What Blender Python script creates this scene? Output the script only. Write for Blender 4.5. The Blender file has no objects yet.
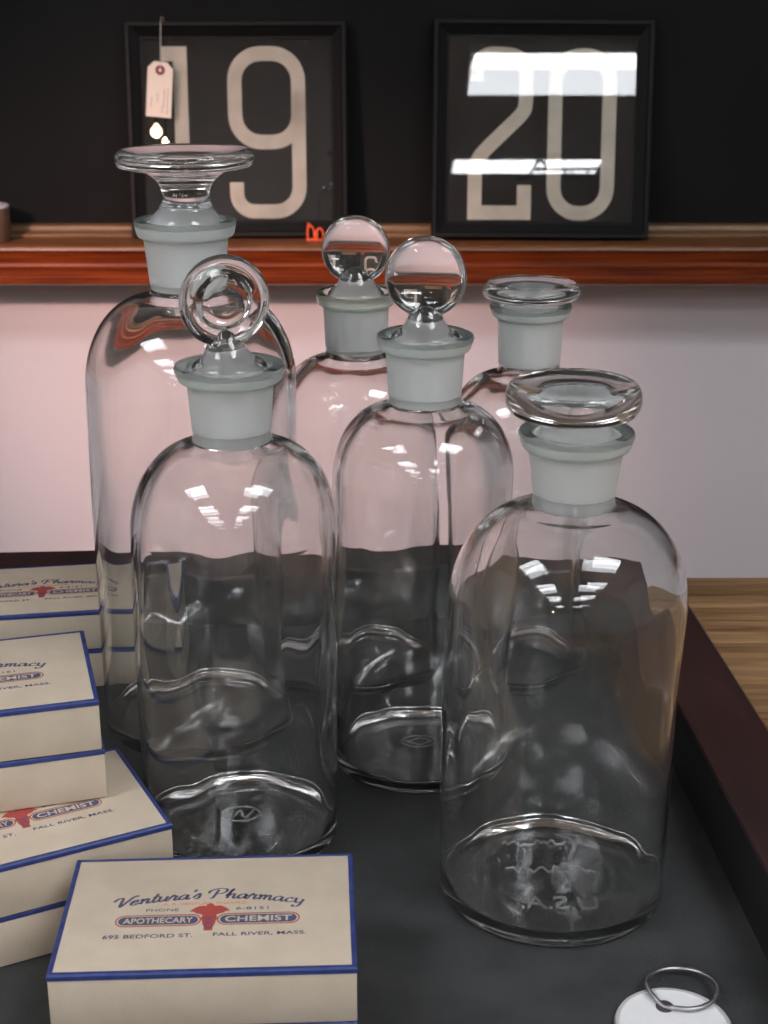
import bpy, bmesh, math, random
from mathutils import Vector, Matrix, noise
R = math.radians
SC = bpy.context.scene
COL = SC.collection
random.seed(4)

# ------------------------------------------------------------------ helpers
def link(name, me, mats=(), parent=None):
    o = bpy.data.objects.new(name, me)
    COL.objects.link(o)
    if me is not None and not me.materials:
        for m in mats: me.materials.append(m)
    if parent is not None: o.parent = parent
    return o

def thing(name, label, cat, loc=(0, 0, 0), rz=0.0, group=None):
    o = bpy.data.objects.new(name, None); COL.objects.link(o)
    o.location = loc; o.rotation_euler = (0, 0, rz)
    o.empty_display_size = .02
    o['label'] = label; o['category'] = cat
    if group: o['group'] = group
    return o

def struct(o):
    o['kind'] = 'structure'; return o

def finish(bm, name, smooth=None):
    bmesh.ops.recalc_face_normals(bm, faces=bm.faces[:])
    me = bpy.data.meshes.new(name); bm.to_mesh(me); bm.free()
    if smooth is not None:
        for p in me.polygons: p.use_smooth = True
        me.set_sharp_from_angle(angle=R(smooth))
    return me

def box(bm, x0, x1, y0, y1, z0, z1, mi=0, bev=0.0, seg=2):
    vs = [bm.verts.new(p) for p in ((x0,y0,z0),(x1,y0,z0),(x1,y1,z0),(x0,y1,z0),(x0,y0,z1),(x1,y0,z1),(x1,y1,z1),(x0,y1,z1))]
    fs = [bm.faces.new([vs[i] for i in q]) for q in ((0,3,2,1),(4,5,6,7),(0,1,5,4),(1,2,6,5),(2,3,7,6),(3,0,4,7))]
    for f in fs: f.material_index = mi
    if bev:
        es = {e for f in fs for e in f.edges}
        bmesh.ops.bevel(bm, geom=list(es), offset=bev, segments=seg, profile=.5, affect='EDGES')
    return fs

def boxmesh(name, *a, bev=0.0, seg=2):
    bm = bmesh.new(); box(bm, *a, bev=bev, seg=seg)
    return finish(bm, name, 40 if bev else None)

def extrude_profile_x(name, prof, x0, x1, mats=None):
    """closed (y,z) profile swept along x"""
    bm = bmesh.new()
    a = [bm.verts.new((x0, y, z)) for y, z in prof]; b = [bm.verts.new((x1, y, z)) for y, z in prof]
    n = len(prof)
    for i in range(n):
        f = bm.faces.new((a[i], a[(i+1) % n], b[(i+1) % n], b[i]))
        if mats: f.material_index = mats[i]
    bm.faces.new(a); bm.faces.new(b[::-1])
    return finish(bm, name, 30)

def arc(cx, cy, rx, ry, a0, a1, n):
    return [(cx + rx*math.cos(R(a0 + (a1-a0)*i/n)), cy + ry*math.sin(R(a0 + (a1-a0)*i/n))) for i in range(n+1)]

def lathe(name, prof, seg=96, warp=None, sharp=50):
    """prof: list of (r, z, material) from axis to axis; closed solid"""
    bm = bmesh.new(); rings = []
    for (r, z, m) in prof:
        if r < 1e-6: rings.append([bm.verts.new((0, 0, z))]); continue
        ring = []
        for k in range(seg):
            t = 2*math.pi*k/seg; rr = r
            if warp: rr = warp(r, z, t, m)
            ring.append(bm.verts.new((rr*math.cos(t), rr*math.sin(t), z)))
        rings.append(ring)
    for i in range(len(rings)-1):
        A, B, m = rings[i], rings[i+1], prof[i+1][2]
        for k in range(seg):
            k2 = (k+1) % seg
            if len(A) == 1 and len(B) == 1: continue
            if len(A) == 1: f = bm.faces.new((A[0], B[k], B[k2]))
            elif len(B) == 1: f = bm.faces.new((A[k], A[k2], B[0]))
            else: f = bm.faces.new((A[k], A[k2], B[k2], B[k]))
            f.material_index = m % 10
    return finish(bm, name, sharp)

def tube(bm, pts, r, n=8, closed=False, mi=0):
    pts = [Vector(p) for p in pts]; N = len(pts); rings = []
    prev = None
    for i, p in enumerate(pts):
        if closed: d = pts[(i+1) % N] - pts[i-1]
        else: d = pts[min(i+1, N-1)] - pts[max(i-1, 0)]
        d.normalize()
        if prev is None:
            u = d.cross(Vector((0, 0, 1)))
            if u.length < .1: u = d.cross(Vector((0, 1, 0)))
            u.normalize()
        else:
            u = prev - d*prev.dot(d); u.normalize()
        prev = u; v = d.cross(u)
        rings.append([bm.verts.new(p + r*(math.cos(2*math.pi*k/n)*u + math.sin(2*math.pi*k/n)*v)) for k in range(n)])
    for i in range(N if closed else N-1):
        A, B = rings[i], rings[(i+1) % N]
        for k in range(n):
            f = bm.faces.new((A[k], A[(k+1) % n], B[(k+1) % n], B[k])); f.material_index = mi
    if not closed:
        for q in (rings[0], rings[-1][::-1]):
            f = bm.faces.new(q); f.material_index = mi

def crom(pts, n=6):
    out = []
    P = [Vector(p) for p in pts]
    P = [2*P[0]-P[1]] + P + [2*P[-1]-P[-2]]
    for i in range(1, len(P)-2):
        for k in range(n):
            t = k/n; a, b, c, d = P[i-1:i+3]
            out.append(.5*((2*b) + (c-a)*t + (2*a-5*b+4*c-d)*t*t + (3*b-a-3*c+d)*t**3))
    out.append(P[-2]); return out

def prism(bm, poly, z0, z1, mi=0):
    """flat polygon (list of (x,y)) with thickness"""
    a = [bm.verts.new((x, y, z0)) for x, y in poly]; b = [bm.verts.new((x, y, z1)) for x, y in poly]
    n = len(poly); fs = [bm.faces.new(a[::-1]), bm.faces.new(b)]
    for i in range(n): fs.append(bm.faces.new((a[i], a[(i+1) % n], b[(i+1) % n], b[i])))
    for f in fs: f.material_index = mi

def ribbon(bm, pts, w, z0, z1, mi=0, closed=False):
    """stroke of width w (number or function of direction) along pts with mitred corners"""
    P = [Vector((p[0], p[1])) for p in pts]; N = len(P); L, Rr = [], []
    for i in range(N):
        if closed: d0 = (P[i]-P[i-1]).normalized(); d1 = (P[(i+1) % N]-P[i]).normalized()
        else:
            d1 = (P[min(i+1, N-1)]-P[min(i, N-2)]).normalized(); d0 = (P[max(i, 1)]-P[max(i-1, 0)]).normalized()
        n0, n1 = Vector((-d0.y, d0.x)), Vector((-d1.y, d1.x)); m = n0+n1
        if m.length < 1e-4: m = n1.copy()
        m.normalize(); k = 1/max(.45, m.dot(n1))
        ww = w(d0+d1) if callable(w) else w
        L.append(P[i]+m*ww/2*k); Rr.append(P[i]-m*ww/2*k)
    for i in range(N if closed else N-1):
        j = (i+1) % N
        q = [L[i], Rr[i], Rr[j], L[j]]
        if abs((q[2]-q[0]).cross(q[3]-q[1])) < 1e-14: continue
        prism(bm, [(v.x, v.y) for v in q], z0, z1, mi)

def text_into(bm, s, x0, x1, y0, y1, z0, z1, mi=0, mirror=False, bold=0.0, shear=0.0):
    cu = bpy.data.curves.new('lettering_curve', 'FONT'); cu.body = s; cu.extrude = .02; cu.offset = bold; cu.resolution_u = 3
    cu.shear = shear
    ob = bpy.data.objects.new('lettering_tmp', cu); COL.objects.link(ob)
    dg = bpy.context.evaluated_depsgraph_get(); dg.update()
    me = bpy.data.meshes.new_from_object(ob.evaluated_get(dg))
    vs = [v.co.copy() for v in me.vertices]
    ax, bx = min(v.x for v in vs), max(v.x for v in vs); ay, by = min(v.y for v in vs), max(v.y for v in vs)
    az, bz = min(v.z for v in vs), max(v.z for v in vs)
    nv = []
    for v in vs:
        tx = (v.x-ax)/(bx-ax)
        if mirror: tx = 1-tx
        nv.append(bm.verts.new((x0+(x1-x0)*tx, y0+(y1-y0)*(v.y-ay)/(by-ay), z0+(z1-z0)*(v.z-az)/(bz-az))))
    for p in me.polygons:
        try: f = bm.faces.new([nv[i] for i in p.vertices]); f.material_index = mi
        except ValueError: pass
    bpy.data.objects.remove(ob); bpy.data.meshes.remove(me); bpy.data.curves.remove(cu)

# ------------------------------------------------------------------ materials
def mat(name, col=(.5, .5, .5), rough=.5, **kw):
    m = bpy.data.materials.new(name); m.use_nodes = True
    b = m.node_tree.nodes['Principled BSDF']
    b.inputs['Base Color'].default_value = (*col, 1); b.inputs['Roughness'].default_value = rough
    for k, v in kw.items():
        b.inputs[k].default_value = v
    return m

def noisy(m, c1, c2, scale=(1, 1, 1), nscale=20, detail=4, lo=.35, hi=.65, bump=0.0, bscale=None, coord='Object', dist=0.0):
    nt = m.node_tree; N = nt.nodes; L = nt.links; b = N['Principled BSDF']
    tc = N.new('ShaderNodeTexCoord'); mp = N.new('ShaderNodeMapping'); mp.inputs['Scale'].default_value = scale
    L.new(tc.outputs[coord], mp.inputs['Vector'])
    nz = N.new('ShaderNodeTexNoise'); nz.inputs['Scale'].default_value = nscale; nz.inputs['Detail'].default_value = detail
    nz.inputs['Distortion'].default_value = dist
    L.new(mp.outputs[0], nz.inputs['Vector'])
    cr = N.new('ShaderNodeValToRGB'); e = cr.color_ramp.elements
    e[0].position = lo; e[0].color = (*c1, 1); e[1].position = hi; e[1].color = (*c2, 1)
    L.new(nz.outputs['Fac'], cr.inputs[0]); L.new(cr.outputs[0], b.inputs['Base Color'])
    if bump:
        nz2 = N.new('ShaderNodeTexNoise'); nz2.inputs['Scale'].default_value = bscale or nscale; nz2.inputs['Detail'].default_value = 3
        L.new(mp.outputs[0], nz2.inputs['Vector'])
        bp = N.new('ShaderNodeBump'); bp.inputs['Strength'].default_value = bump; bp.inputs['Distance'].default_value = .001
        L.new(nz2.outputs['Fac'], bp.inputs['Height']); L.new(bp.outputs[0], b.inputs['Normal'])
    return m

def glassmat(name, col=(1, 1, 1), density=3.0, vcol=(.80, .90, .86), dust_veil=.011):
    m = bpy.data.materials.new(name); m.use_nodes = True
    nt = m.node_tree; N = nt.nodes; L = nt.links; N.remove(N['Principled BSDF'])
    g = N.new('ShaderNodeBsdfGlass'); g.inputs['IOR'].default_value = 1.5; g.inputs['Roughness'].default_value = 0
    g.inputs['Color'].default_value = (*col, 1)
    v = N.new('ShaderNodeVolumeAbsorption'); v.inputs['Color'].default_value = (*vcol, 1); v.inputs['Density'].default_value = density
    if dust_veil:
        d = N.new('ShaderNodeBsdfDiffuse'); d.inputs[0].default_value = (.8, .82, .82, 1)  # white diffuse share: old-glass dust plus painted veil of room reflections
        mx = N.new('ShaderNodeMixShader'); mx.inputs[0].default_value = dust_veil
        L.new(g.outputs[0], mx.inputs[1]); L.new(d.outputs[0], mx.inputs[2]); g = mx
    L.new(g.outputs[0], N['Material Output'].inputs['Surface'])
    if density: L.new(v.outputs[0], N['Material Output'].inputs['Volume'])
    return m

M = {}
M['glass'] = glassmat('bottle_glass', (.997, .998, .998), 1.2)
M['mark_glass'] = glassmat('moulded_mark_glass', (1, 1, 1), 0, dust_veil=.16)  # whitened so the moulding seems to catch light
M['neck_glass'] = glassmat('whitened_neck_glass', (.997, .998, .998), 1.2, dust_veil=.50)  # outer neck whitened in colour, for light scattered by the ground inside
M['pane'] = glassmat('pane_glass', (1, 1, 1), 0, dust_veil=0)
def groundmat(name, col):
    m = bpy.data.materials.new(name); m.use_nodes = True
    nt = m.node_tree; N = nt.nodes; L = nt.links; N.remove(N['Principled BSDF'])
    d = N.new('ShaderNodeBsdfDiffuse'); t = N.new('ShaderNodeBsdfTranslucent'); g = N.new('ShaderNodeBsdfGlass')
    for n in (d, t, g): n.inputs['Color'].default_value = (*col, 1)
    g.inputs['Roughness'].default_value = .5; g.inputs['IOR'].default_value = 1.5
    a = N.new('ShaderNodeMixShader'); a.inputs[0].default_value = .06; b = N.new('ShaderNodeMixShader'); b.inputs[0].default_value = .12
    L.new(d.outputs[0], a.inputs[1]); L.new(t.outputs[0], a.inputs[2]); L.new(a.outputs[0], b.inputs[1]); L.new(g.outputs[0], b.inputs[2])
    L.new(b.outputs[0], N['Material Output'].inputs['Surface']); return m
M['ground'] = groundmat('ground_glass', (.995, .995, .995))
M['ground_yellow'] = groundmat('ground_glass_yellowed', (.995, .993, .97))
M['glass_yellow'] = glassmat('bottle_glass_yellowed', (.995, .99, .94), 3.0)
M['cream'] = noisy(mat('cream_paper', rough=.7), (.545, .455, .35), (.60, .51, .40), (1, 1, 1), 60, bump=.15, bscale=900)
M['blue'] = noisy(mat('blue_edging', rough=.5), (.020, .034, .16), (.036, .058, .21), (1, 1, 1), 180)
M['navy'] = mat('navy_ink', (.075, .075, .15), .7)
M['red'] = mat('red_ink', (.40, .065, .055), .7)
M['orange_ink'] = mat('orange_ink', (.72, .2, .1), .7)
M['felt'] = noisy(mat('tray_lining', rough=.75), (.025, .027, .0275), (.042, .044, .045), (1, 1, 1), 35, 6, bump=.3, bscale=700)
M['mahogany'] = noisy(mat('mahogany', rough=.38), (.032, .0165, .016), (.050, .0215, .020), (14, 1.5, 8), 9, 5)
M['black_paint'] = mat('black_paint', (.012, .011, .011), .55)
M['frame'] = mat('frame_black', (.006, .0063, .0068), .55, **{'Specular IOR Level': .2})
M['mount'] = noisy(mat('mount_black', rough=.8), (.005, .0055, .006), (.009, .0095, .010), (1, 1, 1), 8)
M['digit'] = noisy(mat('digit_cream', rough=.8), (.57, .52, .43), (.67, .61, .52), (1, 1, 1), 25)
M['chalkboard'] = noisy(mat('chalkboard', rough=.8, **{'Specular IOR Level': .2}), (.005, .0055, .006), (.008, .0088, .009), (1, 1, 1), 5, 6)
M['moulding'] = noisy(mat('tan_wood', rough=.45), (.16, .085, .04), (.27, .16, .08), (2, 30, 30), 4)
M['varnish'] = noisy(mat('red_varnish', rough=.35, **{'Coat Weight': .3, 'Coat Roughness': .1, 'Specular IOR Level': .3}), (.10, .015, .004), (.235, .042, .006), (1.5, 40, 40), 5, 5, bump=.4, bscale=3)
M['worn'] = noisy(mat('worn_wood', rough=.4), (.13, .045, .017), (.25, .105, .042), (2, 60, 60), 6)
M['wall'] = noisy(mat('wall_paint', rough=.85), (.625, .585, .62), (.655, .61, .645), (1, 1, 1), 3)
M['wall2'] = mat('room_paint', (.55, .53, .5), .9)
M['ceil'] = mat('ceiling_paint', (.6, .59, .57), .9)
M['floor'] = noisy(mat('floor_wood', rough=.5), (.14, .08, .045), (.24, .15, .09), (2, 20, 1), 4)
M['light'] = None
M['metal'] = mat('steel', (.40, .39, .41), .38, Metallic=1.0)
M['tagwhite'] = mat('white_card', (.78, .78, .8), .6)
M['manila'] = mat('manila_card', (.80, .72, .62), .75)
M['maroon'] = mat('maroon_ring', (.22, .03, .05), .7)
M['ink'] = mat('pen_ink', (.25, .22, .28), .8)
M['string'] = mat('string', (.5, .48, .45), .8)
M['canister'] = mat('brown_card', (.19, .115, .075), .8)
M['orange'] = mat('orange_plastic', (.75, .10, .02), .4)
M['housing'] = mat('white_enamel', (.75, .75, .75), .4)

def emit(name, col, s):
    m = bpy.data.materials.new(name); m.use_nodes = True; N = m.node_tree.nodes; N.remove(N['Principled BSDF'])
    e = N.new('ShaderNodeEmission'); e.inputs[0].default_value = (*col, 1); e.inputs[1].default_value = s
    m.node_tree.links.new(e.outputs[0], N['Material Output'].inputs[0]); return m
M['tubelight'] = emit('fluorescent_tube', (.93, .96, 1.0), 12)
M['lens'] = emit('light_lens', (.93, .96, 1.0), 7)
M['bulb'] = emit('warm_bulb', (1.0, .72, .42), 60)

# oak table top: planks along x
def oak():
    m = mat('oak', rough=.5); nt = m.node_tree; N = nt.nodes; L = nt.links; b = N['Principled BSDF']
    tc = N.new('ShaderNodeTexCoord'); mp = N.new('ShaderNodeMapping'); mp.inputs['Scale'].default_value = (3.0, 60, 60)
    L.new(tc.outputs['Object'], mp.inputs[0])
    n1 = N.new('ShaderNodeTexNoise'); n1.inputs['Scale'].default_value = 2.2; n1.inputs['Detail'].default_value = 8; n1.inputs['Roughness'].default_value = .65
    n1.inputs['Distortion'].default_value = .6
    L.new(mp.outputs[0], n1.inputs[0])
    cr = N.new('ShaderNodeValToRGB'); e = cr.color_ramp.elements
    e[0].position = .36; e[0].color = (.19, .10, .045, 1); e[1].position = .62; e[1].color = (.47, .30, .155, 1)
    L.new(n1.outputs['Fac'], cr.inputs[0])
    mp2 = N.new('ShaderNodeMapping'); mp2.inputs['Scale'].default_value = (1.2, 9, 9); L.new(tc.outputs['Object'], mp2.inputs[0])
    n2 = N.new('ShaderNodeTexNoise'); n2.inputs['Scale'].default_value = 1.5; n2.inputs['Detail'].default_value = 3
    L.new(mp2.outputs[0], n2.inputs[0])
    cr2 = N.new('ShaderNodeValToRGB'); e = cr2.color_ramp.elements
    e[0].position = .35; e[0].color = (.72, .68, .66, 1); e[1].position = .65; e[1].color = (1.1, 1.05, 1, 1)
    L.new(n2.outputs['Fac'], cr2.inputs[0])
    mx = N.new('ShaderNodeMix'); mx.data_type = 'RGBA'; mx.blend_type = 'MULTIPLY'; mx.inputs[0].default_value = 1
    L.new(cr.outputs[0], mx.inputs[6]); L.new(cr2.outputs[0], mx.inputs[7]); L.new(mx.outputs[2], b.inputs['Base Color'])
    return m
M['oak'] = oak()

# ------------------------------------------------------------------ the room
FLOOR, CEIL = -.762, 1.99
WY, RX, RB = 2.090, 3.2, -7.6          # back wall plane, half width, rear wall
struct(link('wall_back', boxmesh('wall_back', -RX, RX, WY, WY+.1, FLOOR, CEIL), [M['wall']]))
struct(link('wall_left', boxmesh('wall_left', -RX-.1, -RX, RB, WY+.1, FLOOR, CEIL), [M['wall2']]))
struct(link('wall_right', boxmesh('wall_right', RX, RX+.1, RB, WY+.1, FLOOR, CEIL), [M['wall2']]))
struct(link('wall_front', boxmesh('wall_front', -RX-.1, RX+.1, RB-.1, RB, FLOOR, CEIL), [M['wall2']]))
struct(link('floor', boxmesh('floor', -RX-.1, RX+.1, RB-.1, WY+.1, FLOOR-.1, FLOOR), [M['floor']]))
struct(link('ceiling', boxmesh('ceiling', -RX-.1, RX+.1, RB-.1, WY+.1, CEIL, CEIL+.1), [M['ceil']]))

# chalkboard with its varnished ledge
CB = 2.069
cb = link('chalkboard', boxmesh('chalkboard', -2.4, 2.4, CB+.0003, WY-.0008, .0565, 1.25), [M['chalkboard']])
cb['label'] = 'large black chalkboard on the wall behind the two framed numbers'; cb['category'] = 'chalkboard'

lg = thing('chalk_ledge', 'varnished red-brown wooden ledge running below the chalkboard', 'ledge', (0, CB, .0425))
LF = 1.966 - CB                        # front of the ledge, local y
prof = [(0, 0), (LF+.010, 0), (LF+.004, -.0010), (LF+.001, -.0035), (LF, -.0065), (LF+.0025, -.0085), (LF+.0045, -.0130), (LF+.0075, -.0190), (LF+.0085, -.0235)]
prof += [(LF+.0068, -.0250), (LF+.0062, -.0285), (LF+.0072, -.0305), (LF+.0080, -.0380), (LF+.0082, -.0420), (LF+.0066, -.0435), (LF+.0066, -.0490), (LF+.0080, -.0520), (LF+.012, -.0545), (LF+.020, -.056), (0, -.056)]
link('ledge_board', extrude_profile_x('ledge_board', prof, -2.4, 2.4, [1, 1, 1, 1]+[0]*30), [M['varnish'], M['worn']], lg)
mp_ = [(0, 0), (-.036, 0), (-.0365, .0015), (-.0345, .0042), (-.031, .0050), (-.018, .0052), (-.0185, .0075), (-.0165, .0118), (-.013, .0130), (0, .0135)]
link('backing_strip', extrude_profile_x('backing_strip', mp_, -2.4, 2.4), [M['moulding']], lg)

# ------------------------------------------------------------------ picture frames
CAM_H, PITCH, F = .369, R(19.5), 1500.0
CP, SP = math.cos(PITCH), math.sin(PITCH)

def stroke_round_rect(x0, x1, y0, y1, r, n=8):
    return (arc(x1-r, y0+r, r, r, -90, 0, n) + arc(x1-r, y1-r, r, r, 0, 90, n) + arc(x0+r, y1-r, r, r, 90, 180, n) + arc(x0+r, y0+r, r, r, 180, 270, n))

def digit_strokes(which):
    """centrelines in units: height 1 upwards, with stroke width; each returns (list of (pts, closed), width)"""
    w = .084
    if which == '1': return [([(.108, 0), (.108, 1-w/2), (0, 1-w/2)], False)], w
    if which == '9':
        loop = stroke_round_rect(w/2, .462-w/2, .408+w/2, 1-w/2, .155)
        tail = [(.462-w/2, .75)] + arc(.462-w/2-.145, w/2+.145, .145, .145, 0, -90, 8) + arc(w/2+.105, w/2+.105, .105, .105, -90, -180, 8) + [(w/2, .215)]
        return [(loop, True), (tail, False)], w
    if which == '2':
        p = [(w/2, .805)] + arc(.05+.095, 1-w/2-.095-.005, .105, .105, 180, 90, 8) + arc(.38-w/2-.11, 1-w/2-.11, .11, .11, 90, 0, 8)
        p += [(.38-w/2, .69)] + crom([(.38-w/2, .69), (.32, .625), (.2, .505), (.085, .39), (w/2, .315)], 4)[1:]
        p += [(w/2, w/2), (.38-w/2, w/2), (.38-w/2, .205)]
        return [(p, False)], w
    return [(stroke_round_rect(w/2, .405-w/2, w/2, 1-w/2, .15), True)], w

def frame(number, label, x, roll, lean, W, Hh, digits, yb=1.996, yaw=0.0, zup=.0):
    t = thing('picture_frame', label, 'picture frame', (x, yb, .0431+zup), 0, 'framed numbers on the ledge')
    t.rotation_euler = Matrix.Rotation(yaw, 3, 'Z').to_4x4().to_3x3().to_euler()
    t.rotation_euler = (Matrix.Rotation(yaw, 3, 'Z') @ Matrix.Rotation(-lean, 3, 'X') @ Matrix.Rotation(roll, 3, 'Y')).to_euler()
    # local: x right, z up, y back; front outer face at y=0
    bw, d = .0215, .018
    bm = bmesh.new()
    def ring(i, y): return [(-W/2+i, y, i), (W/2-i, y, i), (W/2-i, y, Hh-i), (-W/2+i, y, Hh-i)]
    layers = [ring(0, d), ring(0, .0015), ring(.0015, 0), ring(.006, .0), ring(.008, .0025), ring(bw-.003, .009), ring(bw-.0025, .0105), ring(bw, .0105), ring(bw, .014), ring(bw, d)]
    V = [[bm.verts.new(p) for p in l] for l in layers]
    for a, b in zip(V, V[1:] + V[:1]):
        for k in range(4): bm.faces.new((a[k], a[(k+1) % 4], b[(k+1) % 4], b[k]))
    link('frame_moulding', finish(bm, 'frame_moulding'), [M['frame']], t)
    i = bw-.0002
    link('glass_pane', boxmesh('glass_pane', -W/2+i, W/2-i, .0112, .0132, i, Hh-i), [M['pane']], t)
    link('mount_board', boxmesh('mount_board', -W/2+i, W/2-i, .0145, .0175, i, Hh-i), [M['mount']], t)
    for ch, dx, z0, h in digits:
        bm = bmesh.new(); st, w = digit_strokes(ch)
        for pts, cl in st: ribbon(bm, [(px*h+dx, pz*h+z0) for px, pz in pts], w*h, 0, .0004, 0, cl)
        for v in bm.verts: v.co = Vector((v.co.x, .0145-.0002-v.co.z, v.co.y))
        link('digit', finish(bm, 'digit'), [M['digit']], t)
    return t

S = .2805/222.0
def fx(px, x0, W): return -W/2 + (px-x0)*W/222.0
W20, H20 = .2880, .2800
frame('20', 'black picture frame with cream number 20 under glass, leaning on the chalkboard', .2065, R(.4), R(10.0), W20, H20,
      [('2', -.0960, .0240, .2215), ('0', .0085, .0238, .2215)], zup=.0042)
W19, H19 = .2890, .2765
frame('19', 'black picture frame with cream number 19 and a paper tag hanging before it', -.1925, R(-.2), R(6.0), W19, H19,
      [('1', -.0985, .0238, .2215), ('9', -.0130, .0238, .2215)], yb=2.014, zup=.0027)

# manila price tag hung over the top edge of frame 19
def price_tag():
    lean = R(6.0)
    t = thing('price_tag', 'small manila price tag hanging on a string in front of number 19', 'tag', (-.2900, 2.0300, .2700))
    t.rotation_euler = (0, R(5), 0)
    w, h, c = .0330, .0700, .008
    bm = bmesh.new()
    poly = [(-w/2, -h), (w/2, -h), (w/2, -c), (w/2-c, 0), (-w/2+c, 0), (-w/2, -c)]
    prism(bm, poly, 0, .0005)
    for v in bm.verts: v.co = Vector((v.co.x, -v.co.z, v.co.y))
    link('card', finish(bm, 'card'), [M['manila']], t)
    bm = bmesh.new()
    o_ = arc(0, -.0105, .0062, .0062, 0, 345, 23); i_ = arc(0, -.0105, .0022, .0022, 0, 345, 23)
    ribbon(bm, arc(0, -.0105, .0042, .0042, 0, 345, 23), .004, .0005, .0008, 0, True)
    for v in bm.verts: v.co = Vector((v.co.x, -v.co.z, v.co.y))
    link('reinforcement_ring', finish(bm, 'reinforcement_ring'), [M['maroon']], t)
    bm = bmesh.new()
    rnd = random.Random(2)
    for col, (x, z0, z1) in enumerate([(.011, -.032, -.066), (.0065, -.034, -.058), (.0045, -.055, -.066), (-.002, -.040, -.052), (-.010, -.045, -.058)]):
        pts = []; z = z0; s = 1
        while z > z1:
            pts.append((x + s*.0009*rnd.uniform(.4, 1.3), z)); s = -s; z -= rnd.uniform(.0012, .0022)
        ribbon(bm, crom(pts, 3), .0005, .0005, .0006)
    for v in bm.verts: v.co = Vector((v.co.x, -v.co.z, v.co.y))
    link('handwriting', finish(bm, 'handwriting'), [M['ink']], t)
    bm = bmesh.new()
    tube(bm, [(0, -.001, -.0105), (.0001, -.0012, .0), (-.0012, .002, .02), (-.0028, .0085, .047), (-.003, .0100, .0530), (-.003, .0125, .0545), (-.003, .022, .0545), (-.003, .0325, .0540), (-.003, .0340, .046)], .0005, 6)
    link('string', finish(bm, 'string', 60), [M['string']], t)
price_tag()

# tiny orange ornament on the ledge beside frame 19 and brown canister at the left
t = thing('ornament', 'tiny orange ornament with two arched openings at the foot of frame 19', 'ornament', (-.0880, 2.003, .0429))
bm = bmesh.new()
for x0, h in ((-.0105, .0215), (.0015, .0180)):
    pts = [(x0-.003, 0, .0015), (x0-.003, 0, h*.6)] + [(x0+.001-.004*math.cos(R(a)), 0, h*.6+h*.3*math.sin(R(a))) for a in range(20, 180, 20)] + [(x0+.006, 0, h*.55), (x0+.006, 0, .0015)]
    tube(bm, pts, .0016, 8)
link('arches', finish(bm, 'arches', 60), [M['orange']], t)
bm = bmesh.new(); box(bm, -.015, .0095, -.003, .003, 0, .0025, bev=.0006); box(bm, -.0055, .0005, -.0018, .0018, .002, .011, bev=.0006)
tube(bm, [(-.0138, 0, .014), (-.0120, 0, .0235), (-.0095, 0, .0210)], .0013, 8)
link('base', finish(bm, 'base', 40), [M['orange']], t)

t = thing('canister', 'round brown cardboard canister with white lid, cut off at the left edge', 'canister', (-.5310, 2.004, .0429))
me = lathe('canister_body', [(0, 0, 0), (.0335, 0, 0), (.0345, .001, 0), (.0345, .0435, 0), (.0338, .044, 0), (0, .044, 0)], 64)
link('tub', me, [M['canister']], t)
me = lathe('canister_lid', [(0, .044, 0), (.0335, .044, 0), (.034, .0445, 0), (.0335, .0465, 0), (.0325, .047, 0), (0, .0465, 0)], 64)
link('lid', me, [M['tagwhite']], t)

# ------------------------------------------------------------------ table and tray
TZ = -.006
t = thing('table', 'oak plank table carrying the tray of bottles and boxes', 'table', (0, .36, FLOOR))
for k, (a, b) in enumerate([(-.30, -.02), (-.0195, .2325), (.233, .4645), (.465, .5685)]):
    link('plank', boxmesh('plank', -.85, .85, a, b, -FLOOR+TZ-.03, -FLOOR+TZ, bev=.0008), [M['oak']], t)
for sx in (-.74, .74):
    for sy in (-.22, .48):
        link('leg', boxmesh('table_leg', sx-.035, sx+.035, sy-.035, sy+.035, 0, -FLOOR+TZ-.03, bev=.003), [M['oak']], t)
for sy in (-.22, .48): link('apron', boxmesh('apron', -.705, .705, sy-.012, sy+.012, -FLOOR-.13, -FLOOR+TZ-.03), [M['oak']], t)
for sx in (-.74, .74): link('apron', boxmesh('apron_side', sx-.012, sx+.012, -.185, .445, -FLOOR-.13, -FLOOR+TZ-.03), [M['oak']], t)

YAW = R(3.3)
tr = thing('tray', 'shallow mahogany tray with black lining under the bottles and boxes', 'tray', (.133, .854, 0), YAW)
TW, TD, RW, RH = .58, .57, .0372, .035
link('lining', boxmesh('lining', -TW, 0, -TD, 0, -.006, 0), [M['felt']], tr)
def rim(p, q, pn, qn):
    """rim between inner corners p,q and outer corners pn,qn"""
    bm = bmesh.new(); e = .0018
    def mixp(a, b, f): return (a[0]+(b[0]-a[0])*f, a[1]+(b[1]-a[1])*f)
    sec = [(0, TZ, 1), (0, RH-e, 1), (.0006/RW*1.2, RH-.0005, 0), (e/RW, RH, 0), (1-e/RW, RH, 0), (1, RH-e, 0), (1, TZ, 0)]
    A = [bm.verts.new((*mixp(p, pn, f), z)) for f, z, m in sec]; B = [bm.verts.new((*mixp(q, qn, f), z)) for f, z, m in sec]
    n = len(sec)
    for i in range(n):
        f = bm.faces.new((A[i], A[(i+1) % n], B[(i+1) % n], B[i]))
        f.material_index = 1 if i == 0 else 0
    bm.faces.new(A); bm.faces.new(B[::-1])
    link('rim', finish(bm, 'rim'), [M['mahogany'], M['black_paint']], tr)
ci = [(0, 0), (-TW, 0), (-TW, -TD), (0, -TD)]; co = [(RW, RW), (-TW-RW, RW), (-TW-RW, -TD-RW), (RW, -TD-RW)]
for k in range(4): rim(ci[k], ci[(k+1) % 4], co[k], co[(k+1) % 4])

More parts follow.
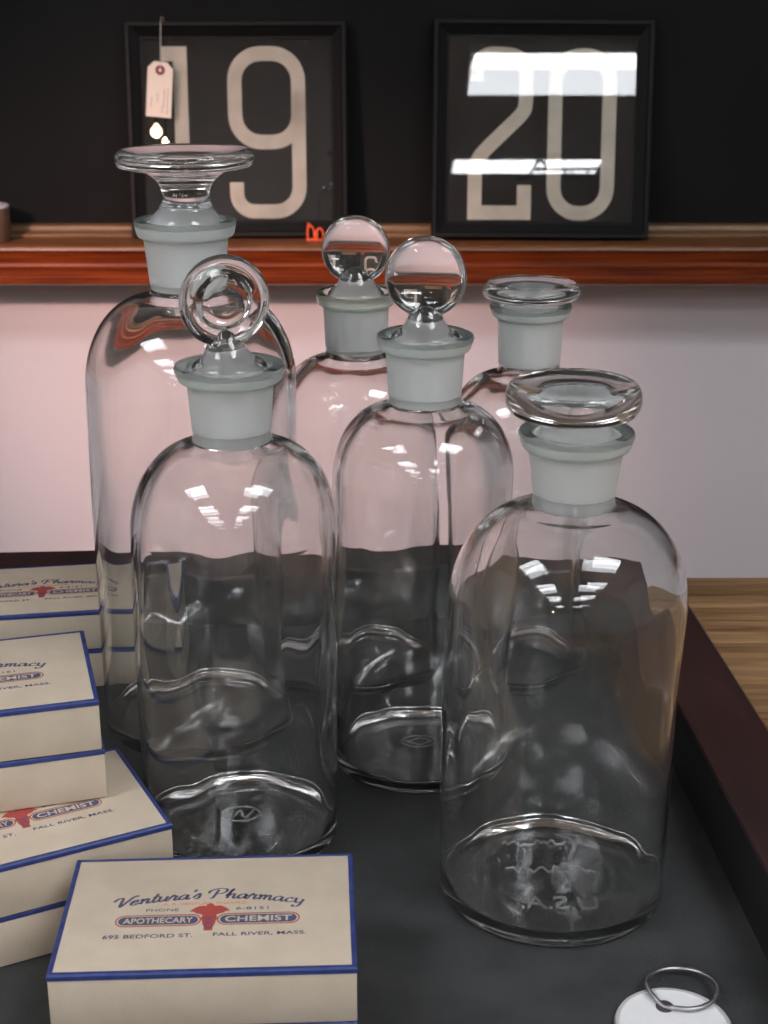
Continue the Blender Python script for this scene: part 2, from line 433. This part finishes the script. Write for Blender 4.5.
# ------------------------------------------------------------------ bottles
def bottle_mesh(R0, zsh, znf, rnf, rnt, znt, lb, lt, zl, rit, rib, zfb, seed, flange_m=0, bend=0.0, th=.0027):
    o = [(0, .0025, 0), (R0*.35, .0024, 0), (R0*.7, .0018, 0), (R0-.0050, .0008, 0), (R0-.0022, 0, 0)]
    o += [(r, z, 0) for r, z in arc(R0-.0016, .0018, .0016, .0018, -90, 0, 5)]
    n = 14
    o += [(R0, zsh*(i+1)/n, 0) for i in range(n)]
    rr = rnf+.0022
    o += [(r, z, 0) for r, z in arc(rr, zsh, R0-rr, znf-.0012-zsh, 0, 86, 18)[1:]]
    o += [(rnf+.0008, znf+.0005, 0), (rnf, znf+.0035, 0), (rnf+(rnt-rnf)*.15, znf+.0055, 0), (rnf+(rnt-rnf)*.5, (znf+znt)/2, 3), (rnt, znt-.0015, 3), (rnt+.0004, znt, 3)]
    o += [(lb-.0007, znt+.0010, 3), (lb, znt+.0022, 3), (lt-.0003, zl-.0028, flange_m or 3), (lt, zl-.0015, flange_m), (lt-.0005, zl-.0004, flange_m), (lt-.0014, zl, flange_m)]
    o += [(rit+.0016, zl-.0004, flange_m), (rit+.0004, zl-.0018, flange_m), (rit, zl-.0035, 1)]
    ns = 8
    o += [(rit+(rib-rit)*(i+1)/ns, zl-.0035+(zfb-zl+.0035)*(i+1)/ns, 1) for i in range(ns)]
    Ri = R0-th
    # inside of shoulder and wall: the outer curve set in by the glass thickness
    dome = [(R0, zsh*.55), (R0, zsh*.8)] + arc(rr, zsh, R0-rr, znf-.0012-zsh, 0, 86, 18) + [(rnf+.0008, znf+.0005), (rnf, znf+.0035), (rnf+(rnt-rnf)*.25, znf+.0055)]
    inner = []
    for q in range(1, len(dome)-1):
        dx, dz = dome[q+1][0]-dome[q-1][0], dome[q+1][1]-dome[q-1][1]; l = math.hypot(dx, dz)
        tq = th*(1+.12*math.sin(math.pi*min(1, max(0, (q-2)/18))))
        inner.append((dome[q][0]-dz/l*tq, dome[q][1]+dx/l*tq))
    ztop = zfb-.0006
    inner = [p for p in inner if p[1] < ztop and p[0] > rib-.0012]
    o += [(max(r, rib-.0002), z, 10) for r, z in inner[::-1]]
    zw = inner[0][1]
    o += [(Ri, zw+(.0074-zw)*(i+1)/n, 10) for i in range(n)]
    o += [(r, z, 10) for r, z in arc(Ri-.0008, .0074, .0008, .0008, 0, -90, 4)[1:]]
    o += [(R0*.5, .0067, 10), (R0*.2, .0070, 10), (0, .0071, 10)]
    def warp(r, z, t, m):
        x, y = math.cos(t), math.sin(t)
        k = min(1, max(0, (r-.02)/.012))
        if m == 10:
            a = noise.noise(Vector((x*1.3, y*1.3, z*9+seed*7.1)))*.00090 + noise.noise(Vector((x*2.6+4, y*2.6, z*22+seed*3.3)))*.00050
            return r + k*a
        if m == 0:
            return r + k*noise.noise(Vector((x*1.1, y*1.1+9, z*8+seed*2.7)))*.00030
        return r
    me = lathe('bottle_body', o, 128, warp, 40)
    for v in me.vertices:
        u = min(1, max(0, (v.co.z-zsh*.6)/(znf-zsh*.6))); v.co.x += bend*u*u*(3-2*u)
    return me

def plug_profile(rit, rib, zl, zfb):
    g = .00025
    return [(0, zfb+.0015, 1), (rib-g-.0012, zfb+.0015, 1), (rib-g-.0003, zfb+.0022, 1)] + \
           [(rib-g+(rit-rib)*(i+1)/6, zfb+.0022+(zl-.0035-zfb-.0022)*(i+1)/6, 1) for i in range(6)]

def stopper_flat(rit, rib, zl, zfb, rd, zd0, zd1):
    p = plug_profile(rit, rib, zl, zfb)
    rn = rit-.0020
    p += [(rit-.0003, zl-.0022, 1), (rn, zl-.0008, 0), (rn-.0012, zl+.0015, 0), (rn-.0010, zd0-.0015, 0), (rn+.001, zd0-.0004, 0)]
    h = (zd1-zd0)/2
    p += [(rd-.0045, zd0, 0)]
    p += [(r, z, 0) for r, z in arc(rd-.0035, zd0+h, .0035, h, -78, 84, 12)]
    p += [(rd-.007, zd1+.0001, 0), (rd*.6, zd1-.0003, 0), (rd*.3, zd1-.0006, 0), (0, zd1-.0007, 0)]
    return lathe('stopper', p, 96, None, 40)

def stopper_mushroom(rit, rib, zl, zfb, rd, zd0, zd1):
    p = plug_profile(rit, rib, zl, zfb)
    p += [(rit-.0003, zl-.0022, 1), (rit-.0012, zl-.0006, 0), (.0150, zl+.0022, 0), (.0128, zl+.0045, 0), (.0114, zl+.0085, 0), (.0112, zl+.0115, 0), (.0120, zl+.0150, 0)]
    p += [(.0140, zl+.0182, 0), (.0175, zl+.0210, 0), (.0220, zl+.0230, 0), (rd-.006, zd0-.0005, 0), (rd-.0025, zd0+.0004, 0)]
    h = (zd1-zd0)/2
    p += [(r, z, 0) for r, z in arc(rd-.0025, zd0+h, .0025, h*.95, -60, 80, 8)]
    p += [(rd-.006, zd1, 0), (rd*.7, zd1-.0008, 0), (rd*.35, zd1-.0020, 0), (0, zd1-.0024, 0)]
    return lathe('stopper', p, 96, None, 40)

def stopper_disc(rit, rib, zl, zfb, rd, zc, yaw, kind, gm=1):
    p = plug_profile(rit, rib, zl, zfb)
    p += [(rit-.0003, zl-.0022, 1), (rit-.0010, zl-.0004, 0), (rit-.0022, zl+.0008, 0), (.0128, zl+.0016, 0), (.0112, zl+.0028, 0), (.0096, zl+.0046, 0), (.0081, zl+.0076, 0), (.0064, zl+.0106, 0), (.0046, zl+.0128, 0), (.0022, zl+.0139, 0), (0, zl+.0141, 0)]
    a = lathe('stopper_plug', p, 64, None, 40)
    if kind == 'lens':
        e, s = .0030, .0016
        q = [(0, -e-s, 0)] + [(rd*.86*f, -e-s*(1-f*f), 0) for f in (.15, .3, .45, .6, .75, .9, 1)]
        q += [(r, z, 0) for r, z in arc(rd-.0032, 0, .0032, e-.0002, -70, 70, 10)]
        q += [(rd*.86*f, e+s*(1-f*f), 0) for f in (1, .9, .75, .6, .45, .3, .15)] + [(0, e+s, 0)]
    else:
        half = [(0, .0034), (rd*.35, .0034), (rd*.52, .0034), (rd*.60, .0039), (rd*.67, .0049), (rd*.74, .0052), (rd*.84, .0048), (rd*.91, .0042)]
        q = [(r, -z, 0) for r, z in half] + [(r, z, 0) for r, z in arc(rd-.0033, 0, .0033, .0040, -62, 62, 10)] + [(r, z, 0) for r, z in half[::-1]]
    b = lathe('stopper_disc', q, 80, None, 35)
    mtx = Matrix.Translation((0, 0, zc)) @ Matrix.Rotation(yaw, 4, 'Z') @ Matrix.Rotation(R(90), 4, 'X')
    b.transform(mtx)
    for me in (a, b):
        me.materials.append(M['glass']); me.materials.append(M['ground'])
    oa = bpy.data.objects.new('stopper_tmp', a); ob = bpy.data.objects.new('disc_tmp', b)
    COL.objects.link(oa); COL.objects.link(ob)
    md = oa.modifiers.new('union', 'BOOLEAN'); md.operation = 'UNION'; md.object = ob; md.solver = 'EXACT'
    dg = bpy.context.evaluated_depsgraph_get(); dg.update()
    me = bpy.data.meshes.new_from_object(oa.evaluated_get(dg))
    bpy.data.objects.remove(oa); bpy.data.objects.remove(ob)
    me.materials.clear(); me.name = 'stopper'
    for pl in me.polygons: pl.use_smooth = True
    me.set_sharp_from_angle(angle=R(40))
    return me

def bottle(label, pos, rz, body, stopper, ground=None, lipmat=None, topdx=0.0):
    t = thing('apothecary_bottle', label, 'bottle', (*pos, .0002), rz, 'glass apothecary bottles in the tray')
    g = ground or M['ground']
    me = bottle_mesh(*body); link('body', me, [M['glass'], g, lipmat or M['glass'], M['neck_glass']], t)
    zl, bend = body[8], (body[14] if len(body) > 14 else 0.0)
    for v in stopper.vertices:
        u = min(1, max(0, (v.co.z-zl)/.008)); v.co.x += bend+topdx*u
    link('stopper', stopper, [M['glass'], g], t)
    return t

def base_mark(parent, kind):
    z0, z1 = .0071, .0075
    bm = bmesh.new()
    if kind == 'text':
        text_into(bm, 'U.S.A.', -.015, .017, -.029, -.020, z0-.0004, z1-.0002, mirror=True)
        link('base_lettering', finish(bm, 'base_lettering'), [M['mark_glass']], parent)
        rnd = random.Random(5)
        for yr, xa, xb in ((.000, -.020, .020), (.021, -.020, .012)):     # two worn, unreadable moulded rows
            bm = bmesh.new(); pts = []; x = xa
            while x < xb:
                pts.append((x, yr+.0022*rnd.uniform(-1, 1)+.0000)); x += rnd.uniform(.0010, .0022)
            ribbon(bm, crom(pts, 3), .0008, z0-.0002, z1-.0001); link('worn_moulding', finish(bm, 'worn_moulding'), [M['mark_glass']], parent)
        return
    ribbon(bm, [(.0085*math.cos(R(a)), .0062*math.sin(R(a))) for a in range(0, 360, 10)], .0009, z0, z1, 0, True)
    link('moulded_ring', finish(bm, 'moulded_ring'), [M['mark_glass']], parent)
    bm = bmesh.new()
    if kind == 'W': ribbon(bm, crom([(-.0055, .003), (-.003, -.0035), (0, .0028), (.0026, -.0035), (.0058, .0036)], 5), .0009, z0, z1)
    else: ribbon(bm, [(-.006, .0), (0, .0042), (.006, 0), (0, -.0042)], .0009, z0, z1, 0, True)
    link('moulded_mark', finish(bm, 'moulded_mark'), [M['mark_glass']], parent)

# wide bottle at the front right
b1 = bottle('wide clear bottle with flat disc stopper, nearest the tray rim at front right', (.0722, .5605), 0,
       (.0483, .130, .1735, .0160, .0183, .1965, .0214, .0227, .2045, .0166, .0134, .1725, 1.0, 0, .0028),
       stopper_flat(.0166, .0134, .2045, .1725, .0264, .2112, .2232), topdx=-.0018)
# front left
b2 = bottle('clear bottle with ring-faced disc stopper, directly behind the front box stack', (-.0655, .6060), 0,
       (.0442, .147, .186, .0163, .0180, .2120, .0219, .0232, .2195, .0164, .0138, .1860, 2.0, 0, .0015),
       stopper_disc(.0164, .0138, .2195, .1860, .0192, .2455, R(24), 'ring'), topdx=-.0012)
# middle
b3 = bottle('clear bottle with round disc stopper, in the middle of the tray', (.0172, .6765), 0,
       (.0431, .1475, .1825, .0168, .0182, .2082, .0213, .0226, .2162, .0165, .0143, .1835, 3.0, 0, .0018),
       stopper_disc(.0165, .0143, .2162, .1835, .0187, .2422, R(-7), 'lens'))
# rear middle
b4 = bottle('clear bottle with yellowed lip and round disc stopper, behind the middle bottle', (-.0148, .784), 0,
       (.0427, .1460, .1800, .0163, .0174, .2070, .0204, .0214, .2147, .0156, .0136, .1825, 4.0, 2),
       stopper_disc(.0156, .0136, .2147, .1825, .0180, .2365, R(-6), 'lens'), M['ground_yellow'], M['glass_yellow'])
# rear right
b5 = bottle('clear bottle with flat disc stopper, rearmost on the right behind the wide bottle', (.0775, .782), 0,
       (.0427, .1380, .1715, .0162, .0174, .2010, .0206, .0218, .2085, .0157, .0135, .1760, 5.0),
       stopper_flat(.0157, .0135, .2085, .1760, .0258, .2115, .2195))
# tall
b6 = bottle('tallest clear bottle with wide mushroom stopper, at the back left', (-.0957, .7180), 0,
       (.0515, .1830, .2270, .0178, .0200, .2535, .0232, .0244, .2625, .0180, .0151, .2290, 6.0, 0, .0012),
       stopper_mushroom(.0180, .0151, .2625, .2290, .0326, .2865, .2945), topdx=.0010)
base_mark(b1, 'text'); base_mark(b2, 'W'); base_mark(b3, 'D')

# ------------------------------------------------------------------ pharmacy boxes
BL, BD, BH = .1070, .0726, .0225
GL = {
 'V': ([[(-.45,1.35),(-.3,1.75),(0,1.95),(.25,1.7),(.3,.9),(.42,.05),(.75,.8),(1.15,1.75),(1.4,1.95),(1.5,1.75)]], 1.2),
 'e': ([[(.05,.4),(.5,.6),(.58,.88),(.36,1.0),(.12,.65),(.15,.18),(.42,0),(.85,.3)]], .82),
 'n': ([[(0,.8),(.14,1.0),(.2,.6),(.18,0)],[(.2,.5),(.48,.98),(.68,.85),(.68,.22),(.82,0),(1.05,.25)]], 1.0),
 't': ([[(.28,1.75),(.2,.3),(.36,0),(.65,.25)],[(-.02,1.12),(.56,1.18)]], .62),
 'u': ([[(0,.8),(.1,1.0),(.12,.25),(.34,0),(.66,.4)],[(.7,1.0),(.68,.22),(.82,0),(1.05,.25)]], 1.0),
 'r': ([[(-.05,.4),(.2,1.12),(.3,.86),(.52,.88),(.48,.22),(.62,0),(.85,.25)]], .8),
 'a': ([[(.72,.85),(.44,1.0),(.12,.62),(.12,.15),(.34,0),(.64,.35),(.76,.95)],[(.76,.95),(.74,.2),(.88,0),(1.1,.25)]], 1.05),
 "'": ([[(.2,2.0),(.05,1.55)]], .3),
 's': ([[(-.05,.3),(.34,1.12),(.5,.55),(.42,.06),(.1,.1)]], .95),
 'P': ([[(.5,1.85),(.42,.6),(.34,.05),(.1,0)],[(-.25,1.1),(-.15,1.65),(.45,2.1),(1.15,2.0),(1.25,1.45),(.9,1.0),(.5,.98)]], 1.5),
 'h': ([[(-.05,.5),(.25,1.6),(.3,2.0),(.18,1.6),(.14,0)],[(.16,.5),(.46,.98),(.66,.85),(.66,.22),(.8,0),(1.03,.25)]], 1.0),
 'm': ([[(0,.8),(.14,1.0),(.2,.6),(.18,0)],[(.2,.5),(.45,.98),(.62,.85),(.6,0)],[(.62,.5),(.88,.98),(1.05,.85),(1.05,.22),(1.2,0),(1.42,.25)]], 1.38),
 'c': ([[(.64,.78),(.44,1.0),(.12,.62),(.14,.15),(.42,0),(.85,.3)]], .82),
 'y': ([[(0,.8),(.1,1.0),(.12,.3),(.34,.04),(.66,.4)],[(.72,1.0),(.62,-.3),(.4,-.8),(.1,-.8),(.1,-.5)]], .9),
}
def lettering_mesh():
    """printed pharmacy design, local: x across the box (centre 0), y depth from the box front (0) ; z 0 = lid surface"""
    bm = bmesh.new(); z0, z1 = 0.0, .00006
    xs0, xs1 = -.0368, .0328            # extent of the big script line
    word = "Ventura's Pharmacy"; adv = 0; lay = []
    for ch in word:
        if ch == ' ': adv += .45; continue
        lay.append((ch, adv)); adv += GL[ch][1]
    k = (xs1-xs0)/adv; kh = .0030
    def base(x):                         # arched baseline
        u = (x-(xs0+xs1)/2)/((xs1-xs0)/2); return .0442 - .0050*u*u
    for ch, a in lay:
        for st in GL[ch][0]:
            pts = []
            for p in crom(st, 5):
                x = xs0 + (a+p.x+.22*p.y)*k; pts.append((x, base(x)+p.y*kh))
            def pen(d):
                d = d.normalized() if d.length else Vector((1, 0)); return .00036 + .00075*abs(d.y)**1.5
            ribbon(bm, pts, pen, z0, z1, 0)
    text_into(bm, 'A. R. VENTURA, PHARM.D.', -.0190, .0125, .0400, .0417, z0, z1, 2)
    text_into(bm, 'PHONE', -.0250, -.0130, .0365, .0382, z0, z1, 0)
    text_into(bm, '6-8151', .0080, .0200, .0365, .0382, z0, z1, 0)
    # banner: two dark pills with cream letters and a red outline
    def pill(x0, x1, yc, h): return arc(x1-h/2, yc, h/2, h/2, -90, 90, 8) + arc(x0+h/2, yc, h/2, h/2, 90, 270, 8)
    for x0, x1, s in ((-.0345, -.0055, 'APOTHECARY'), (.0025, .0305, 'CHEMIST')):
        prism(bm, pill(x0, x1, .0308, .0050), z0, z1, 0)
        ribbon(bm, pill(x0-.0009, x1+.0009, .0308, .0066), .0005, z0, z1, 1, True)
        text_into(bm, s, x0+.0018, x1-.0018, .0291, .0325, z1, z1+.00004, 3, bold=.02)
    text_into(bm, '695 BEDFORD ST.', -.0390, -.0068, .0203, .0226, z0, z1, 0, bold=.01)
    text_into(bm, 'FALL RIVER, MASS.', .0005, .0340, .0203, .0226, z0, z1, 0, bold=.01)
    # winged staff
    cx = -.0015
    for s in (-1, 1):
        w = [(0, .0375), (.0018, .0392), (.0045, .0394), (.0068, .0382), (.0092, .0360), (.0072, .0358), (.0058, .0346), (.0040, .0342), (.0024, .0330), (0, .0330)]
        prism(bm, [(cx+s*x*.82, y) for x, y in (w if s > 0 else w[::-1])], z1, z1+.00005, 1)
    body = [(-.0024, .0335), (-.0030, .0315), (-.0024, .0296), (-.0022, .0278), (-.0016, .0262), (-.0016, .0240), (.0016, .0240), (.0016, .0262), (.0022, .0278), (.0024, .0296), (.0030, .0315), (.0024, .0335)]
    prism(bm, [(cx+x, y) for x, y in body], z1+.00001, z1+.00006, 1)
    prism(bm, [(cx+.0016*math.cos(R(a)), .0388+.0020*math.sin(R(a))) for a in range(0, 360, 30)], z1+.00001, z1+.00006, 1)
    for s in (-1, 1):
        ribbon(bm, crom([(cx-s*.0026, .0325), (cx+s*.0012, .0300), (cx-s*.0012, .0272), (cx, .0250)], 5), .0004, z1+.00006, z1+.00008, 0)
    return finish(bm, 'lettering')

body_me = boxmesh('box_body', -BL/2, BL/2, 0, BD, 0, BH, bev=.0006); body_me.materials.append(M['cream'])
def trim_mesh():
    bm = bmesh.new(); o, tw, sh = .00025, .0017, .0021
    def ring(i, z): return [bm.verts.new(p) for p in ((-BL/2+i, i, z), (BL/2-i, i, z), (BL/2-i, BD-i, z), (-BL/2+i, BD-i, z))]
    L = [ring(-o, BH-sh), ring(-o, BH-.0004), ring(.0004, BH+.0002), ring(tw, BH+.0002), ring(tw, BH-.0004), ring(.001, BH-sh)]
    for a, b in zip(L, L[1:]+L[:1]):
        for k in range(4): bm.faces.new((a[k], a[(k+1) % 4], b[(k+1) % 4], b[k]))
    return finish(bm, 'edging')
trim_me = trim_mesh(); trim_me.materials.append(M['blue'])
let_me = lettering_mesh()
for m in (M['navy'], M['red'], M['orange_ink'], M['cream']): let_me.materials.append(m)

def pbox(label, x, y, ang, level, printed=True):
    """x,y: front right lower corner"""
    ux, uy = math.cos(ang), math.sin(ang)
    cx, cy = x-ux*BL/2, y-uy*BL/2
    t = thing('pharmacy_box', label, 'box', (cx, cy, .0003+level*(BH+.0006)), ang, 'cream pharmacy boxes in the tray')
    link('carton', body_me, parent=t); link('edging', trim_me, parent=t)
    if printed:
        l = link('lettering', let_me, parent=t); l.location = (.0018, 0, BH+.00003)
    return t
pbox('printed cream box in front of the bottles, top of the two-box front stack', -.0094, .4382, R(2.5), 1)
pbox('cream box under the front printed one, mostly cut off by the bottom edge', -.0094, .4382, R(2.2), 0, False)
pbox('cream box, topmost of the tall left stack, cut off at the left edge', -.1165, .5516, R(15.6), 3)
pbox('cream box second from top in the tall left stack, between two boxes', -.1158, .5527, R(16.6), 2, False)
pbox('cream box third from top in the left stack, turned askew with its print half covered', -.0862, .5324, R(27.0), 1)
pbox('cream box at the bottom of the tall left stack', -.0850, .5335, R(26.5), 0, False)
pbox('printed cream box, upper of the rear stack beside the tallest bottle', -.1341, .7546, R(9.0), 1)
pbox('cream box at the bottom of the rear stack beside the tallest bottle', -.1350, .7549, R(8.6), 0, False)

# ------------------------------------------------------------------ key tag
t = thing('key_tag', 'round white key tag with metal ring at the bottom right corner', 'key tag', (.108, .4632, 0))
r = .0217
me = lathe('tag_card', [(0, .0007, 0), (r-.001, .0007, 0), (r-.001, .0019, 0), (0, .0019, 0)], 64); link('disc', me, [M['tagwhite']], t)
me = lathe('tag_rim', [(r-.0014, .0003, 0), (r-.0002, .0002, 0), (r+.0003, .0012, 0), (r-.0002, .0025, 0), (r-.0014, .0024, 0), (r-.0014, .0003, 0)], 64); link('metal_rim', me, [mat('bright_rim', (.85, .85, .87), .35, Metallic=.6)], t)
me = lathe('eyelet', [(.0012, .0019, 0), (.0034, .0019, 0), (.0033, .0024, 0), (.0014, .0024, 0), (.0012, .0019, 0)], 32)
o = link('eyelet', me, [mat('dark_eyelet', (.06, .05, .07), .5)], t); o.location = (-.0015, .0108, 0)
bm = bmesh.new()
rr = .0135; c = Vector((.0068, .0202, .0))
pts = []
for k in range(48):
    a = 2*math.pi*k/48
    x, y = c.x+rr*math.cos(a), c.y+rr*math.sin(a)*.92
    d = (Vector((x, y)) - Vector((-.0015, .0108))).length
    z = .0018 + .0016*max(0, 1-abs(y-.0205)/.016)
    pts.append((x, y, z+.0010-.0016*max(0, 1-d/.0045)))
tube(bm, pts, .0010, 8, True)
link('split_ring', finish(bm, 'split_ring', 60), [M['metal']], t)

# ------------------------------------------------------------------ lamps
names = ['above the table', 'just behind the viewer', 'in the middle of the room', 'in the rear of the room']
for side, sx in (('left', -1), ('right', 1)):
    for j, (y, hd, hl) in enumerate(((-.35, .31, .52), (-2.0, .31, .52), (-3.56, .33, .52), (-5.50, .15, .46))):
        x = -1.55 if sx < 0 else (1.15, 1.15, .96, .90)[j]
        t = thing('ceiling_light', 'long fluorescent ceiling fixture %s, %s row' % (names[j], side), 'ceiling light', (x, y, CEIL), 0, 'fluorescent ceiling fixtures')
        link('housing', boxmesh('housing', -hl-.02, hl+.02, -hd-.02, hd+.02, -.045, 0, bev=.006), [M['housing']], t)
        bands = ((-1, -.36, 'lens'), (-.32, .32, 'lens'), (.36, 1, 'tubelight')) if hd > .2 else ((-1, 1, 'tubelight'),)
        for a, b, m in bands:
            link('light_panel', boxmesh('light_panel', -hl, hl, a*hd, b*hd, -.060, -.045, bev=.005), [M[m]], t)
t = thing('hanging_rail', 'thin black rail with a bent hook reflected in the glass over number 20', 'rail', (.86, -4.5, 1.685))
bm = bmesh.new()
tube(bm, [(-.10, 0, -.055), (-.05, 0, -.050), (-.01, 0, .0), (.45, 0, .0)], .008, 8)
tube(bm, [(.0, 0, 0), (.0, 0, .035), (.012, 0, .045), (.045, 0, .045), (.055, 0, .03), (.055, 0, 0)], .007, 8)
for x in (.17, .21, .30): tube(bm, [(x, 0, 0), (x, 0, -.05), (x+.03, 0, -.055)], .006, 6)
for x in (.02, .43): tube(bm, [(x, 0, 0), (x, 0, CEIL-1.685)], .0015, 6)
link('bar', finish(bm, 'bar', 60), [M['frame']], t)
t = thing('pendant_lamp', 'pendant lamp with two warm bare bulbs hanging behind the viewer', 'lamp', (-.885, -1.9, .645))
for dx, rr in ((0, .020), (.034, .011)):
    me = lathe('bulb', [(0, -rr*1.1, 0)] + [(r_, z_, 0) for r_, z_ in arc(0, 0, rr, rr*1.1, -75, 60, 10)] + [(rr*.4, rr*1.4, 0), (0, rr*1.4, 0)], 32)
    o = link('bulb', me, [M['bulb']], t); o.location = (dx, 0, -.036 if dx else 0)
bm = bmesh.new(); tube(bm, [(0, 0, .028), (0, 0, .05), (.03, 0, .09), (.04, 0, .3), (.04, 0, CEIL-.62)], .006, 8)
tube(bm, [(.034, 0, -.021), (.036, 0, .05), (.038, 0, .1)], .005, 8)
link('cord', finish(bm, 'cord', 60), [M['frame']], t)

# warm spot on the wall behind the bottles
ld = bpy.data.lights.new('warm_spotlight', 'SPOT'); ld.energy = 100; ld.color = (1.0, .60, .52); ld.spot_size = R(29); ld.spot_blend = 1.0; ld.shadow_soft_size = .04
lo = bpy.data.objects.new('warm_spotlight', ld); COL.objects.link(lo); lo.location = (-1.0, .2, .75)
lo.rotation_euler = (Vector((-.22, 2.07, -.15)) - lo.location).to_track_quat('-Z', 'Y').to_euler()

w = bpy.data.worlds.new('World'); SC.world = w; w.use_nodes = True
w.node_tree.nodes['Background'].inputs[0].default_value = (.02, .02, .02, 1)

# ------------------------------------------------------------------ camera
cd = bpy.data.cameras.new('camera'); cam = bpy.data.objects.new('camera', cd); COL.objects.link(cam); SC.camera = cam
cd.sensor_fit = 'HORIZONTAL'; cd.sensor_width = 36; cd.lens = F/768*36
cam.location = (0, 0, CAM_H); cam.rotation_euler = (R(90)-PITCH, 0, 0)
cd.clip_start = .01
cd.dof.use_dof = True; cd.dof.focus_distance = .68; cd.dof.aperture_fstop = 36

SC.view_settings.view_transform = 'Standard'; SC.view_settings.look = 'None'; SC.view_settings.gamma = 1
SC.view_settings.use_curve_mapping = False
SC.view_settings.exposure = 0.62
cy = SC.cycles
cy.max_bounces = 32; cy.transmission_bounces = 32; cy.glossy_bounces = 8; cy.diffuse_bounces = 12; cy.transparent_max_bounces = 16
cy.caustics_reflective = False; cy.caustics_refractive = True; cy.blur_glossy = .3
cy.sample_clamp_indirect = 30; cy.use_denoising = True; cy.use_adaptive_sampling = False
